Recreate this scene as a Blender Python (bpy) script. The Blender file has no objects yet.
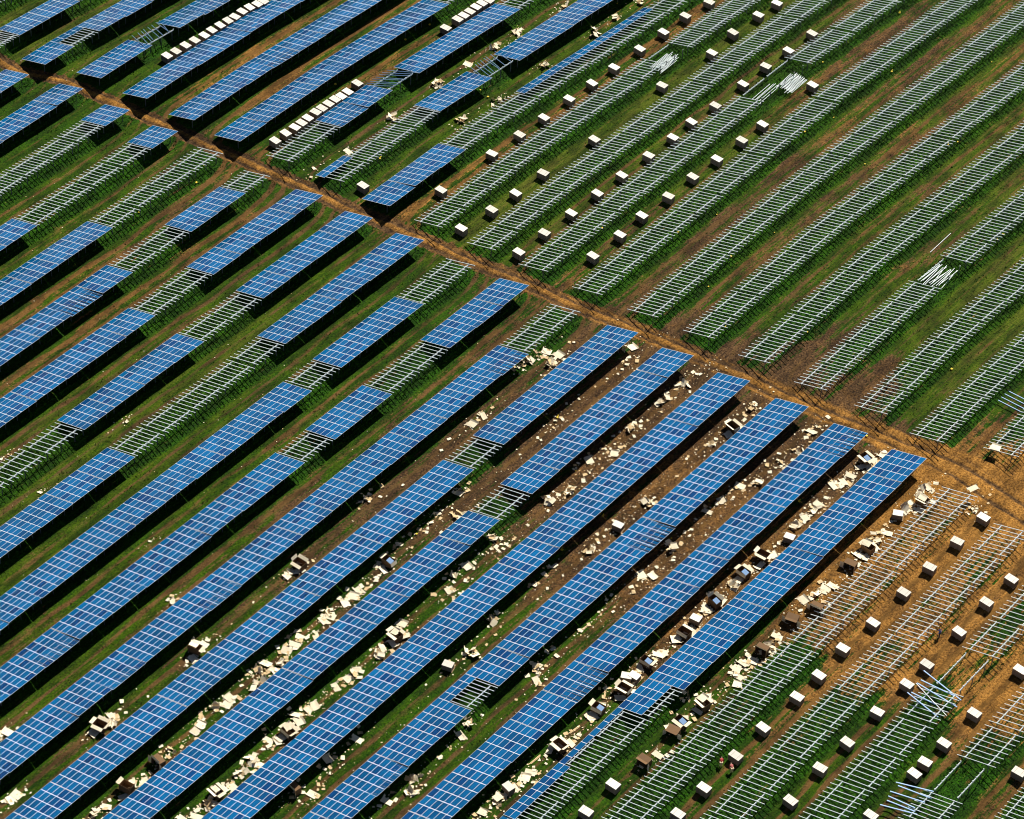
import bpy, bmesh, math, random
import numpy as np
from mathutils import Matrix, Vector, Euler
S = bpy.context.scene
COL = S.collection
random.seed(7); RN = np.random.RandomState(7)

# ---------------------------------------------------------------- camera, sky, sun, exposure
CAM = dict(f=3007.49,loc=(-251.9357,-192.6009,306.6976),right=(0.633995,-0.77251,0.035751),up=(0.520784,0.460667,0.718728),back=(-0.571694,-0.437051,0.694372))
cd = bpy.data.cameras.new("camera"); cam = bpy.data.objects.new("camera", cd); COL.objects.link(cam)
cd.sensor_fit = 'HORIZONTAL'; cd.sensor_width = 36.0; cd.lens = CAM['f']/1024*36.0
cd.clip_start = 1.0; cd.clip_end = 20000.0
cam.matrix_world = Matrix((
    (CAM['right'][0], CAM['up'][0], CAM['back'][0], CAM['loc'][0]),
    (CAM['right'][1], CAM['up'][1], CAM['back'][1], CAM['loc'][1]),
    (CAM['right'][2], CAM['up'][2], CAM['back'][2], CAM['loc'][2]),
    (0, 0, 0, 1)))
S.camera = cam
SUN_EL, SUN_AZ = math.radians(48), math.radians(9)      # azimuth from +X towards +Y
sdir = Vector((math.cos(SUN_EL)*math.cos(SUN_AZ), math.cos(SUN_EL)*math.sin(SUN_AZ), math.sin(SUN_EL)))
W = bpy.data.worlds.new("World"); S.world = W; W.use_nodes = True
nt = W.node_tree; bg = nt.nodes['Background']
sky = nt.nodes.new('ShaderNodeTexSky'); sky.sky_type = 'NISHITA'; sky.sun_disc = False
sky.sun_elevation = SUN_EL; sky.sun_rotation = math.radians(90)-SUN_AZ
sky.altitude = 900; sky.air_density = 0.55; sky.dust_density = 0.25; sky.ozone_density = 1.5
nt.links.new(sky.outputs[0], bg.inputs[0]); bg.inputs[1].default_value = 0.05
sl = bpy.data.lights.new("sun", 'SUN'); sl.energy = 5.0; sl.angle = math.radians(0.5); sl.color = (1.0, 0.95, 0.86)
so = bpy.data.objects.new("sun", sl); COL.objects.link(so); so.location = (0, 0, 200)
so.rotation_euler = sdir.to_track_quat('Z', 'Y').to_euler()
S.view_settings.view_transform = 'Standard'; S.view_settings.look = 'None'
S.view_settings.exposure = 0.38; S.view_settings.gamma = 1.0
S.render.engine = 'CYCLES'
S.cycles.pixel_filter_type = 'BLACKMAN_HARRIS'; S.cycles.filter_width = 1.05

# ---------------------------------------------------------------- surveyed layout, metres
# x runs along the rows (uphill towards the photo's upper right), y across them, z up
ROWS = [  # block,row,[(kind,x0,x1)]
    ('L',-10,[('R',-23.0,-4.0)]),
    ('L',-9,[('R',-12.1,11.0),('G',-19.2,-12.1),('R',-31.0,-19.2)]),
    ('L',-8,[('R',4.3,27.0),('G',-3.8,4.3),('R',-39.5,-3.8)]),
    ('L',-7,[('R',-48.0,28)]),
    ('L',-6,[('R',-56.0,29.1)]),
    ('L',-5,[('P',-28.0,30.3),('4',-34.7,-28.0),('1',-47.3,-34.7),('2',-64.5,-47.3)]),
    ('L',-4,[('P',-73.0,29.1)]),
    ('L',-3,[('P',-43.6,27.8),('2',-49.2,-43.6),('P',-81.0,-49.2)]),
    ('L',-2,[('P',-89.5,26.5)]),
    ('L',-1,[('P',-13.0,25.3),('R',-20.0,-13.0),('P',-98.0,-20.0)]),
    ('L',0,[('P',-8.0,23.8),('R',-14.6,-8.0),('P',-106.0,-14.6)]),
    ('L',1,[('R',9.4,22.1),('P',-102.5,9.4)]),
    ('L',2,[('P',2.4,21.2),('R',-10.6,2.4),('P',-23.2,-10.6),('R',-29.5,-23.2),('P',-93.5,-29.5)]),
    ('L',3,[('R',7.3,19.6),('P',-11.4,7.3),('R',-17.8,-11.4),('P',-84.5,-17.8)]),
    ('L',4,[('P',-13.1,18.6),('R',-44.6,-13.1),('P',-75.5,-44.6)]),
    ('L',5,[('P',-7.8,17.3),('R',-20.6,-7.8),('P',-45.5,-20.6),('R',-67.0,-45.5)]),
    ('L',6,[('P',-8.8,16.1),('R',-21.3,-8.8),('P',-58.0,-21.3)]),
    ('L',7,[('R',8.5,14.3),('P',-3.9,8.5),('R',-16.5,-3.9),('P',-49.0,-16.5)]),
    ('L',8,[('R',-11.2,13.7),('P',-40.0,-11.2)]),
    ('L',9,[('P',6.7,12.6),('R',-18.5,6.7),('P',-31.5,-18.5)]),
    ('L',10,[('P',5.7,11.3),('R',-22.5,5.7)]),
    ('L',11,[('P',-13.5,10.2)]),
    ('L',12,[('P',-5.0,7.0)]),
    ('L',13,[('R',4,13.4)]),
    ('U',-6,[('R',39.2,57.5)]),
    ('U',-5,[('R',34.4,73.0)]),
    ('U',-4,[('R',33.8,88.0)]),
    ('U',-3,[('R',32.1,63.2),('G',63.2,70.8),('R',70.8,103.5)]),
    ('U',-2,[('R',31.2,119.0)]),
    ('U',-1,[('R',30,134.0)]),
    ('U',0,[('R',28.3,144.5)]),
    ('U',1,[('R',26.7,141.0)]),
    ('U',2,[('R',25.3,82.4),('G',82.4,95.7),('R',95.7,132.5)]),
    ('U',3,[('R',23.9,124.0)]),
    ('U',4,[('R',22.5,79.9),('G',79.9,85.7),('R',85.7,115.0)]),
    ('U',5,[('P',21.2,39.8),('R',39.8,58.6),('2',58.6,91.3),('R',91.3,106.5)]),
    ('U',6,[('2',20.6,27.4),('R',27.4,44.7),('P',44.7,57.3),('M',57.3,63.9),('P',63.9,98.0)]),
    ('U',7,[('R',18.9,31),('P',31,37.5),('P',37.5,43.5),('M',43.5,50.1),('P',50.1,75.0),('R',75.0,89.5)]),
    ('U',8,[('P',17.3,68.0),('R',68.0,81.0)]),
    ('U',9,[('P',16.2,73.0)]),
    ('U',10,[('P',15.2,64.0)]),
    ('U',11,[('P',14.1,26.1),('M',26.1,32.6),('P',32.6,55.5)]),
    ('U',12,[('P',10.6,17.2),('2',17.2,23.1),('P',23.1,47.0)]),
    ('U',13,[('P',13.6,27),('R',27,39.5)]),
    ('U',14,[('R',15,31.0)]),
]
ROW_Y = {-11: -104.2,-10: -94.9,-9: -85.5,-8: -75.6,-7: -66.1,-6: -56.5,-5: -46.75,-4: -37.27,-3: -27.68,-2: -17.99,-1: -8.46,0: 0.8,1: 10.34,2: 19.79,3: 29.02,4: 38.6,5: 47.98,6: 57.34,7: 66.71,8: 76.24,9: 85.31,10: 94.82,11: 104.23,12: 113.5,13: 122.3,14: 131.4}
CARTONS = [(22.5,67.7),(25.0,67.7),(27.2,67.7),(28.8,67.7),(30.4,67.8),(32.3,67.8),(33.7,67.7),(35.3,67.7),(36.9,67.7),(38.3,67.6),(39.9,67.6),(42.6,67.9),(63.8,66.8),(66.9,66.8),(68.4,66.7),(70.0,66.7),(71.6,66.7),(73.1,66.6),(74.5,66.3),(48.7,94.5),(47.4,94.7),(23.5,49.8),(30.9,39.9),(43.3,39.7),(26.9,96.0),(28.8,95.8),(31.0,95.7),(33.1,95.6),(35.2,95.4),(37.0,95.4),(38.9,95.3),(40.8,95.3),(42.4,95.2),(44.2,95.2),(45.9,95.1),(99.6,38.1),(102.2,29.6),(93.6,38.7),(87.6,38.8),(95.3,29.9),(88.4,29.2),(81.2,38.9),(74.3,39.0),(91.5,20.3),(68.5,39.1),(75.8,30.1),(85.1,20.3),(62.7,39.3),(77.4,20.3),(71.4,20.7),(56.1,39.3),(50.1,39.5),(66.1,20.5),(57.2,29.7),(73.0,11.7),(78.6,11.6),(59.8,20.6),(66.5,11.9),(53.0,20.8),(45.0,30.5),(60.3,12.1),(38.2,30.6),(46.8,20.9),(53.7,12.0),(107.2,29.3),(104.2,19.8),(97.6,20.0),(92.6,11.5),(25.9,31.5),(32.5,30.8),(27.5,21.2),(33.8,21.2),(40.3,21.0),(41.2,12.0),(34.5,12.1),(47.2,12.3),(27.2,-64.5),(20.7,-64.3),(14.0,-64.1),(7.7,-64.0),(19.7,-74.0),(13.6,-73.8),(0.2,-64.0),(-6.5,-63.6),(-12.6,-63.9),(-17.7,-63.9),(6.6,-73.9),(-1.4,-73.9),(-6.1,-73.8),(-12.7,-73.5),(-19.7,-73.5),(-25.7,-73.3),(-32.6,-73.5),(-27.8,-82.8),(-4.4,-83.5),(-11.4,-83.3),(-15.8,-83.2),(-18.3,-83.2),(6.2,-84.0),(-9.1,-93.5),(-25.0,-63.6),(-31.3,-63.7),(-38.4,-63.8),(-44.0,-63.8),(-45.7,-54.5),(-51.5,-54.6)]
DEBRIS = [('h',52.4,58.4),('q',51.3,58.2),('s',59.5,58.4),('h',65.8,58.0),('h',40.7,58.4),('s',29.2,57.9),('h',55.6,48.5),('q',54.1,48.4),('h',47.7,49.4),('q',22.5,59.3),('q',20.5,58.1),('h',86.2,47.9),('h',80.8,48.2),('h',72.0,57.7),('h',67.2,48.8),('h',83.6,57.0),('q',82.1,56.6),('h',92.8,47.9),('s',14.2,2.6),('s',13.7,4.4),('h',11.9,2.3),('h',10.0,5.3),('q',8.1,5.4),('s',22.9,-4.6),('h',21.4,-15.1),('h',16.4,-15.0),('h',24.5,-25.8),('q',19.4,-6.3),('q',24.7,-15.4),('s',-5.8,2.8),('s',-3.3,2.7),('h',-27.6,4.2),('s',-17.8,-4.8),('h',-20.9,-7.7),('q',-24.8,-5.6),('q',-22.9,-5.2),('q',-30.9,-5.2),('s',-36.1,-6.6),('u',-34.7,-6.3),('o',-43.3,2.6),('h',-45.3,2.8),('s',-41.1,-6.6),('s',-42.6,-6.7),('s',-44.3,-6.8),('h',-47.3,-6.1),('h',-21.6,-14.5),('q',-23.1,-15.2),('q',-21.0,-16.2),('h',-30.0,-14.6),('s',-28.0,-14.8),('s',-32.9,-15.9),('q',-33.8,-17.4),('q',2.9,-5.8),('h',9.1,-15.3),('q',3.2,-15.0),('s',3.3,-16.5),('s',-0.2,-14.7),('q',-2.2,-16.3),('h',-7.3,-16.2),('h',-10.3,-15.0),('o',18.7,-26.5),('h',14.1,-26.2),('h',-1.4,-26.1),('b',-8.3,-26.2),('h',-14.0,-25.9),('q',-24.1,-24.1),('q',-20.5,-23.6),('h',-6.2,-33.8),('s',-13.1,-34.2),('s',-12.4,-35.4),('q',-20.1,-33.4),('s',9.9,-34.2),('h',12.1,-35.5),('s',6.0,-33.9),('s',2.8,-33.7),('q',-2.7,-33.8),('o',0.7,-45.0),('s',-2.2,-44.8),('u',-3.8,-44.9),('h',-6.1,-45.1),('s',-9.6,-43.8),('s',-12.5,-44.9),('u',-10.8,-45.1),('q',-14.2,-44.4),('s',26.1,-35.4),('q',27.4,-35.4),('h',21.4,-36.5),('h',17.4,-36.5),('q',17.9,-35.2),('s',29.0,-46.3),('u',26.2,-44.9),('h',26.2,-46.2),('s',22.3,-45.0),('s',20.5,-45.1),('s',18.9,-44.4),('s',14.5,-44.9),('h',13.0,-45.3),('s',11.0,-45.0),('h',9.2,-44.7),('b',5.9,-45.8),('s',2.2,-45.7),('h',26.7,-54.6),('s',27.7,-55.2),('o',24.6,-55.9),('h',22.2,-54.6),('b',19.9,-54.8),('s',23.3,-54.7),('s',16.3,-55.4),('h',13.8,-55.1),('o',11.7,-55.3),('s',10.2,-54.8),('o',7.4,-55.2),('s',2.0,-55.0),('h',0.0,-54.7),('s',2.9,-55.4),('s',-2.1,-53.9),('o',-2.3,-56.3),('q',28.4,-62.0),('q',28.3,-62.6),('s',-90.4,11.4),('h',-91.4,11.6),('s',-96.8,2.9),('s',-98.1,2.9),('o',-64.0,2.7),('s',-62.4,2.7),('s',-79.6,3.0),('o',-82.0,2.7),('h',-80.7,2.0),('s',-67.0,-6.5),('s',-68.2,-7.0),('h',-69.8,-6.0),('s',-72.9,-6.8),('s',-74.2,-7.0),('h',-79.0,-7.1),('o',-81.3,-7.3),('s',-84.5,-7.8),('o',-87.0,-7.1),('s',-90.8,-7.1),('h',-92.7,-6.8),('q',-62.2,-6.1),('h',-73.4,-16.1),('h',-75.0,-16.2),('s',-77.8,-17.1),('o',-80.1,-16.4),('h',-81.7,-16.3),('s',-84.4,-16.9),('s',-85.8,-15.7),('s',-48.7,-6.7),('s',-47.4,-6.9),('s',-52.9,-5.9),('s',-54.4,-6.6),('s',-55.8,-6.5),('h',-57.9,-7.3),('s',-59.4,-5.9),('h',-61.1,-6.6),('h',-60.0,-7.6),('s',-51.4,-7.8),('h',-62.8,-7.7),('s',-42.0,-15.0),('o',-44.5,-16.1),('s',-47.0,-15.9),('h',-48.1,-16.4),('h',-52.8,-15.8),('s',-54.1,-16.0),('s',-56.4,-15.9),('s',-60.7,-15.8),('s',-61.8,-15.9),('s',-63.4,-15.0),('s',-64.1,-16.1),('o',-66.6,-16.6),('s',-69.0,-15.2),('s',-68.4,-16.3),('s',-72.9,-17.0),('s',-61.3,-24.0),('s',-66.2,-23.3),('o',-73.0,-23.6),('s',-71.8,-25.6),('q',-67.8,-25.0),('h',-33.1,-24.2),('h',-39.6,-25.6),('b',-43.9,-24.9),('h',-49.4,-33.0),('s',-51.7,-33.8),('h',-61.4,-34.0),('h',-63.1,-35.1),('s',-66.5,-33.8),('q',-56.5,-34.2),('b',-54.8,-44.4),('s',-56.0,-44.3),('h',-57.7,-44.5),('s',-59.7,-44.1),('p',-26.2,-34.2),('q',-32.9,-33.1),('h',-36.1,-33.8),('s',-37.9,-35.5),('b',-15.2,-45.1),('o',-18.2,-45.4),('s',-16.9,-45.5),('u',-25.7,-44.7),('s',-23.4,-44.9),('s',-22.8,-45.3),('b',-29.7,-44.3),('b',-29.0,-45.1),('o',-31.6,-45.4),('h',-30.5,-45.7),('p',-33.1,-43.3),('u',-36.5,-44.9),('s',-38.1,-44.9),('p',-41.1,-44.4),('q',-42.1,-45.4),('s',-43.3,-45.5),('o',-44.9,-45.0),('p',-48.5,-43.7),('s',-50.5,-44.6),('s',-51.8,-44.7),('s',-54.0,-44.7),('q',-51.6,-45.9),('o',-13.6,-55.2),('s',-16.9,-54.5),('s',-15.6,-55.2),('s',-18.3,-54.4),('s',-19.3,-55.4),('s',-20.5,-56.1),('h',-24.7,-54.6),('o',-26.6,-54.9),('u',-31.1,-54.6),('o',-33.0,-54.7),('s',-37.3,-55.6),('o',-39.6,-55.0),('p',-26.5,-52.3),('h',-59.6,11.6),('q',-53.5,21.5),('q',-38.6,40.8),('q',-56.9,39.8),('q',-55.8,48.8),('s',-9.9,-55.2),('o',-6.3,-54.9),('h',-12.3,-55.7),('q',-12.8,-56.4)]
SOILMAP = [(23.0,117.2,0.1,0.2,0.5),(34.5,100.4,0.05,0.0,0.1),(1.7,104.7,0.05,0.1,0.1),(19.7,104.5,0.1,0.2,0.3),(53.6,79.2,0.3,0.5,0.3),(41.8,79.9,0.45,0.6,0.3),(13.7,75.9,0.3,0.3,0.2),(23.8,72.3,0.4,0.4,0.2),(-8.2,85.4,0.1,0.2,0.2),(3.0,76.6,0.15,0.2,0.2),(-5.7,68.1,0.3,0.3,0.2),(-21.6,71.8,0.3,0.4,0.3),(-20.8,64.0,0.2,0.3,0.3),(-11.7,53.8,0.1,0.1,0.2),(20.6,60.7,0.1,0.1,0.2),(28.6,59.3,0.05,0.0,0.2),(46.3,51.1,0.05,0.1,0.3),(64.4,46.8,0.1,0.2,0.3),(28.8,40.4,0.5,0.6,0.2),(27.5,31.0,0.05,0.1,0.6),(34.3,30.6,0.05,0.1,0.7),(62.5,41.0,0.3,0.5,0.2),(77.6,40.3,0.35,0.5,0.2),(54.8,22.5,0.1,0.2,0.5),(82.3,27.0,0.05,0.1,0.6),(63.4,12.9,0.2,0.2,0.5),(41.4,8.2,0.35,0.3,0.3),(53.6,1.7,0.55,0.1,0.4),(63.8,1.3,0.55,0.1,0.4),(92.4,3.7,0.4,0.3,0.4),(107.0,3.6,0.6,0.2,0.3),(127.9,1.2,0.4,0.3,0.4),(60.1,-9.2,0.45,0.2,0.5),(79.7,-9.0,0.45,0.2,0.5),(98.0,-6.4,0.4,0.3,0.6),(120.7,-7.5,0.3,0.4,0.6),(44.5,-12.7,0.3,0.2,0.2),(59.5,-19.1,0.2,0.2,0.3),(75.8,-23.2,0.3,0.2,0.4),(98.1,-22.0,0.2,0.3,0.6),(53.2,-32.8,0.1,0.1,0.4),(55.5,-42.1,0.1,0.2,0.6),(69.2,-40.5,0.1,0.2,0.6),(39.7,-31.0,0.75,0.3,0.1),(39.1,-36.9,0.95,0.3,0.1),(45.3,-47.0,0.1,0.1,0.4),(46.6,-55.0,0.3,0.3,0.2),(54.9,-51.4,0.05,0.1,0.3),(32.9,-55.2,1.0,0.9,0.0),(36.0,-61.8,1.0,0.9,0.0),(30.6,-67.8,1.0,0.9,0.0),(24.5,-72.6,0.8,0.7,0.1),(40.3,-57.3,0.9,0.7,0.0),(22.6,-58.6,0.9,0.6,0.0),(8.2,-59.8,0.95,0.7,0.0),(12.4,-70.4,0.9,0.7,0.0),(-2.6,-58.8,0.95,0.7,0.0),(-2.3,-70.3,0.95,0.8,0.0),(9.8,-78.6,0.7,0.7,0.0),(-9.8,-67.2,0.95,0.8,0.0),(1.3,-82.5,1.0,0.9,0.0),(-17.1,-64.1,0.45,0.5,0.0),(-15.8,-76.2,0.1,0.2,0.2),(-13.4,-84.1,0.1,0.1,0.2),(-3.8,-87.3,0.95,0.8,0.0),(-10.2,-93.0,0.5,0.4,0.2),(-23.9,-72.1,0.1,0.2,0.2),(-23.5,-62.1,0.12,0.2,0.1),(-36.6,-65.1,0.12,0.2,0.1),(-17.3,-89.8,0.05,0.1,0.2),(-25.1,-80.9,0.08,0.1,0.2),(3.9,-49.1,0.85,0.6,0.0),(-5.7,-52.6,0.8,0.5,0.0),(-15.3,-52.7,0.4,0.3,0.2),(-26.0,-54.0,0.25,0.2,0.2),(-39.5,-54.2,0.15,0.2,0.1),(-53.5,-52.0,0.1,0.1,0.1),(-14.9,-55.9,0.5,0.4,0.1),(23.3,-44.2,1.0,0.15,0.0),(7.1,-46.9,0.95,0.3,0.0),(-9.6,-45.2,0.95,0.4,0.0),(-24.8,-44.6,0.75,0.3,0.1),(-35.3,-45.9,0.15,0.1,0.2),(-43.7,-44.1,0.08,0.1,0.1),(-53.7,-45.5,0.08,0.1,0.1),(24.3,-32.9,1.0,0.1,0.0),(7.5,-32.5,1.0,0.25,0.0),(-9.1,-34.3,0.95,0.3,0.0),(-28.2,-35.2,0.4,0.2,0.2),(-39.1,-33.6,0.15,0.1,0.2),(-56.7,-34.4,0.08,0.1,0.2),(24.5,-23.6,1.0,0.1,0.0),(11.2,-24.3,1.0,0.25,0.0),(-6.7,-25.3,0.95,0.25,0.0),(-19.9,-25.0,0.8,0.1,0.1),(-32.6,-24.6,0.12,0.1,0.2),(-47.1,-24.4,0.08,0.1,0.1),(-62.3,-25.4,0.1,0.1,0.1),(22.0,-14.3,1.0,0.1,0.0),(9.4,-12.8,0.95,0.15,0.0),(-4.5,-12.7,0.95,0.1,0.0),(-14.5,-13.4,0.7,0.1,0.1),(-32.3,-13.6,0.2,0.1,0.1),(-44.8,-13.5,0.08,0.1,0.1),(-61.1,-13.7,0.08,0.1,0.1),(18.5,-3.8,0.9,0.1,0.0),(1.6,-4.0,0.8,0.1,0.0),(-11.5,-1.7,0.7,0.1,0.0),(-25.8,-0.7,0.7,0.1,0.1),(-37.7,-1.8,0.35,0.1,0.1),(-59.0,-2.7,0.15,0.1,0.1),(-84.6,0.2,0.15,0.1,0.1),(15.3,3.2,0.5,0.1,0.1),(-2.6,3.9,0.65,0.1,0.1),(-16.3,3.7,0.6,0.1,0.1),(-35.2,4.2,0.55,0.1,0.1),(-56.9,3.1,0.4,0.1,0.3),(-81.0,3.8,0.25,0.1,0.3),(17.2,14.5,0.5,0.3,0.1),(3.3,16.7,0.3,0.2,0.1),(-18.4,15.4,0.3,0.2,0.2),(-38.4,16.6,0.25,0.2,0.2),(-60.0,15.1,0.2,0.2,0.3),(-80.5,13.7,0.2,0.1,0.3),(14.3,28.0,0.15,0.1,0.1),(-10.8,26.1,0.1,0.1,0.2),(-37.2,27.4,0.08,0.1,0.3),(-57.9,26.9,0.08,0.1,0.3),(5.9,41.0,0.12,0.1,0.3),(-20.4,43.4,0.08,0.1,0.5),(-45.7,43.2,0.08,0.0,0.5),(-57.0,43.8,0.08,0.1,0.4),(-0.6,51.8,0.12,0.1,0.2),(-19.0,55.2,0.2,0.2,0.3),(-38.2,56.9,0.3,0.4,0.3),(-2.3,60.7,0.35,0.5,0.2),(-22.4,62.4,0.4,0.5,0.3)]  # x,y,bare soil,sandiness,dryness
# ---------------------------------------------------------------- materials
def mat(name, base, rough=0.6, metal=0.0, spec=0.5):
    m = bpy.data.materials.new(name); m.use_nodes = True
    b = m.node_tree.nodes['Principled BSDF']
    b.inputs['Base Color'].default_value = (*base, 1); b.inputs['Roughness'].default_value = rough
    b.inputs['Metallic'].default_value = metal; b.inputs['Specular IOR Level'].default_value = spec
    return m
def nodes(m): return m.node_tree, m.node_tree.nodes['Principled BSDF']
def mixc(t, fac, a, b):
    n = t.nodes.new('ShaderNodeMix'); n.data_type = 'RGBA'
    for i, v in ((0, fac), (6, a), (7, b)):
        if hasattr(v, 'is_linked'): t.links.new(v, n.inputs[i])
        elif isinstance(v, tuple): n.inputs[i].default_value = (*v, 1)
        else: n.inputs[i].default_value = v
    return n.outputs[2]
def math_(t, op, a, b=0.0, c=0.0, clamp=False):
    n = t.nodes.new('ShaderNodeMath'); n.operation = op; n.use_clamp = clamp
    for i, v in enumerate((a, b, c)):
        if hasattr(v, 'is_linked'): t.links.new(v, n.inputs[i])
        else: n.inputs[i].default_value = v
    return n.outputs[0]
def ramp(t, v, lo, hi):
    n = t.nodes.new('ShaderNodeMapRange'); n.interpolation_type = 'SMOOTHSTEP'
    t.links.new(v, n.inputs[0]); n.inputs[1].default_value = lo; n.inputs[2].default_value = hi
    return n.outputs[0]
def noise(t, scale, detail=4, rough=0.6, vec=None, dist=0.0):
    n = t.nodes.new('ShaderNodeTexNoise'); n.inputs['Scale'].default_value = scale
    n.inputs['Detail'].default_value = detail; n.inputs['Roughness'].default_value = rough
    n.inputs['Distortion'].default_value = dist
    if vec is not None: t.links.new(vec, n.inputs['Vector'])
    return n.outputs['Fac']
def attr(t, name):
    n = t.nodes.new('ShaderNodeAttribute'); n.attribute_name = name; return n.outputs['Fac']
def rnd(t): return t.nodes.new('ShaderNodeObjectInfo').outputs['Random']

def ground_material():
    m = mat('ground_cover', (.1, .1, .05), 0.95, 0, 0.15); t, b = nodes(m)
    tc = t.nodes.new('ShaderNodeTexCoord').outputs['Object']
    st = t.nodes.new('ShaderNodeMapping'); st.inputs['Scale'].default_value = (0.11, 1.9, 1); t.links.new(tc, st.inputs[0]); st = st.outputs[0]
    big = noise(t, .09, 3, .6, tc); mid = noise(t, .7, 5, .65, tc); fin = noise(t, 3.2, 4, .7, tc); stn = noise(t, .9, 4, .65, st); vf = noise(t, 9, 3, .7, tc)
    soil, sand, dry, trk, lush = (attr(t, n) for n in ('soil', 'sand', 'dry', 'track', 'lush'))
    grass = mixc(t, ramp(t, fin, .36, .64), (.008, .036, .003), (.036, .112, .006))
    grass = mixc(t, ramp(t, mid, .45, .75), grass, (.040, .085, .007))
    lushc = mixc(t, ramp(t, fin, .38, .66), (.007, .032, .002), (.036, .135, .007))
    grass = mixc(t, lush, grass, lushc)
    dryf = math_(t, 'MULTIPLY', dry, ramp(t, math_(t, 'ADD', math_(t, 'MULTIPLY', stn, .6), math_(t, 'MULTIPLY', fin, .4)), .34, .6))
    grass = mixc(t, math_(t, 'MINIMUM', dryf, .95), grass, mixc(t, vf, (.050, .060, .010), (.30, .27, .075)))
    sb = mixc(t, ramp(t, fin, .32, .68), (.022, .013, .008), (.19, .115, .062))
    sd = mixc(t, ramp(t, fin, .30, .68), (.15, .072, .026), (.62, .34, .135))
    sc = mixc(t, ramp(t, math_(t, 'ADD', sand, math_(t, 'MULTIPLY', math_(t, 'SUBTRACT', mid, .5), 1.1)), .1, .95), sb, sd)
    stone = ramp(t, vf, .66, .74)
    sc = mixc(t, math_(t, 'MULTIPLY', stone, .5), sc, (.5, .38, .22))
    n1 = math_(t, 'ADD', math_(t, 'MULTIPLY', math_(t, 'SUBTRACT', mid, .5), 1.1), math_(t, 'MULTIPLY', math_(t, 'SUBTRACT', fin, .5), .9))
    n1 = math_(t, 'ADD', math_(t, 'MULTIPLY', math_(t, 'SUBTRACT', noise(t, .3, 3, .6, tc), .5), 1.0), n1); n1 = math_(t, 'ADD', math_(t, 'MULTIPLY', n1, .7), math_(t, 'MULTIPLY', math_(t, 'SUBTRACT', stn, .5), 2.1))
    s1 = ramp(t, math_(t, 'ADD', soil, n1), .36, .64)
    tcol = mixc(t, sand, mixc(t, fin, (.040, .024, .012), (.20, .125, .062)), mixc(t, fin, (.11, .052, .018), (.50, .28, .11)))
    s2 = ramp(t, math_(t, 'ADD', trk, math_(t, 'MULTIPLY', n1, .45)), .2, .62)
    c = mixc(t, s1, grass, sc)
    c = mixc(t, s2, c, tcol)
    hs = t.nodes.new('ShaderNodeHueSaturation'); t.links.new(c, hs.inputs['Color']); hs.inputs['Saturation'].default_value = 1.15
    st2 = t.nodes.new('ShaderNodeMapping'); st2.inputs['Scale'].default_value = (0.10, .55, 1); t.links.new(tc, st2.inputs[0])
    v_ = math_(t, 'ADD', math_(t, 'MULTIPLY', noise(t, 1, 4, .7, st2.outputs[0]), 1.3), math_(t, 'MULTIPLY', noise(t, .28, 4, .7, tc), .9))
    t.links.new(math_(t, 'ADD', math_(t, 'MULTIPLY', ramp(t, v_, .85, 1.35), .56), .36), hs.inputs['Value'])
    t.links.new(hs.outputs[0], b.inputs['Base Color'])
    bp = t.nodes.new('ShaderNodeBump'); bp.inputs['Distance'].default_value = .22; bp.inputs['Strength'].default_value = .8
    t.links.new(math_(t, 'ADD', fin, math_(t, 'MULTIPLY', mid, 1.2)), bp.inputs['Height']); t.links.new(bp.outputs[0], b.inputs['Normal'])
    return m
M_ground = ground_material()

M_cell = mat('solar_cells', (.010, .10, .33), 0.16, 0, 0.5)
t, b = nodes(M_cell)
r = rnd(t)
wn = t.nodes.new('ShaderNodeTexWhiteNoise'); wn.noise_dimensions = '1D'; t.links.new(math_(t, 'MULTIPLY', r, 91.7), wn.inputs['W'])
c1 = mixc(t, ramp(t, r, .0, 1.0), (.003, .076, .200), (.007, .124, .305))
c1 = mixc(t, ramp(t, wn.outputs['Value'], .74, .98), c1, (.012, .055, .165))
gp_ = t.nodes.new('ShaderNodeNewGeometry').outputs['Position']
hs = t.nodes.new('ShaderNodeHueSaturation'); t.links.new(c1, hs.inputs['Color'])
t.links.new(math_(t, 'MULTIPLY_ADD', noise(t, .12, 4, .65, gp_), .9, .55), hs.inputs['Value'])
t.links.new(math_(t, 'MULTIPLY_ADD', noise(t, .5, 2, .5, gp_), -.30, 1.25), hs.inputs['Saturation']); c1 = hs.outputs[0]
tc = t.nodes.new('ShaderNodeTexCoord').outputs['Object']
bt = t.nodes.new('ShaderNodeTexBrick'); bt.offset = 0; bt.inputs['Scale'].default_value = 1
bt.inputs['Brick Width'].default_value = .156; bt.inputs['Row Height'].default_value = .156; bt.inputs['Mortar Size'].default_value = .004
bt.inputs['Color1'].default_value = (1, 1, 1, 1); bt.inputs['Color2'].default_value = (.86, .86, .9, 1); bt.inputs['Mortar'].default_value = (1.5, 1.5, 1.5, 1)
t.links.new(tc, bt.inputs['Vector'])
mm = t.nodes.new('ShaderNodeMix'); mm.data_type = 'RGBA'; mm.blend_type = 'MULTIPLY'; mm.inputs[0].default_value = 1
t.links.new(c1, mm.inputs[6]); t.links.new(bt.outputs['Color'], mm.inputs[7]); t.links.new(mm.outputs[2], b.inputs['Base Color'])
b.inputs['Coat Weight'].default_value = 1.0; b.inputs['Coat IOR'].default_value = 1.7; b.inputs['Coat Roughness'].default_value = .05
M_frame = mat('anodised_frame', (.86, .90, .95), .4, .0)
M_back = mat('module_backsheet', (.55, .56, .58), .6)
M_steel = mat('galvanised_steel', (.78, .80, .82), .45, .0)
t, b = nodes(M_steel); tc = t.nodes.new('ShaderNodeTexCoord').outputs['Object']
t.links.new(mixc(t, noise(t, 3, 3, .6, tc), (.70, .80, .80), (.90, .95, .95)), b.inputs['Base Color'])
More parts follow.
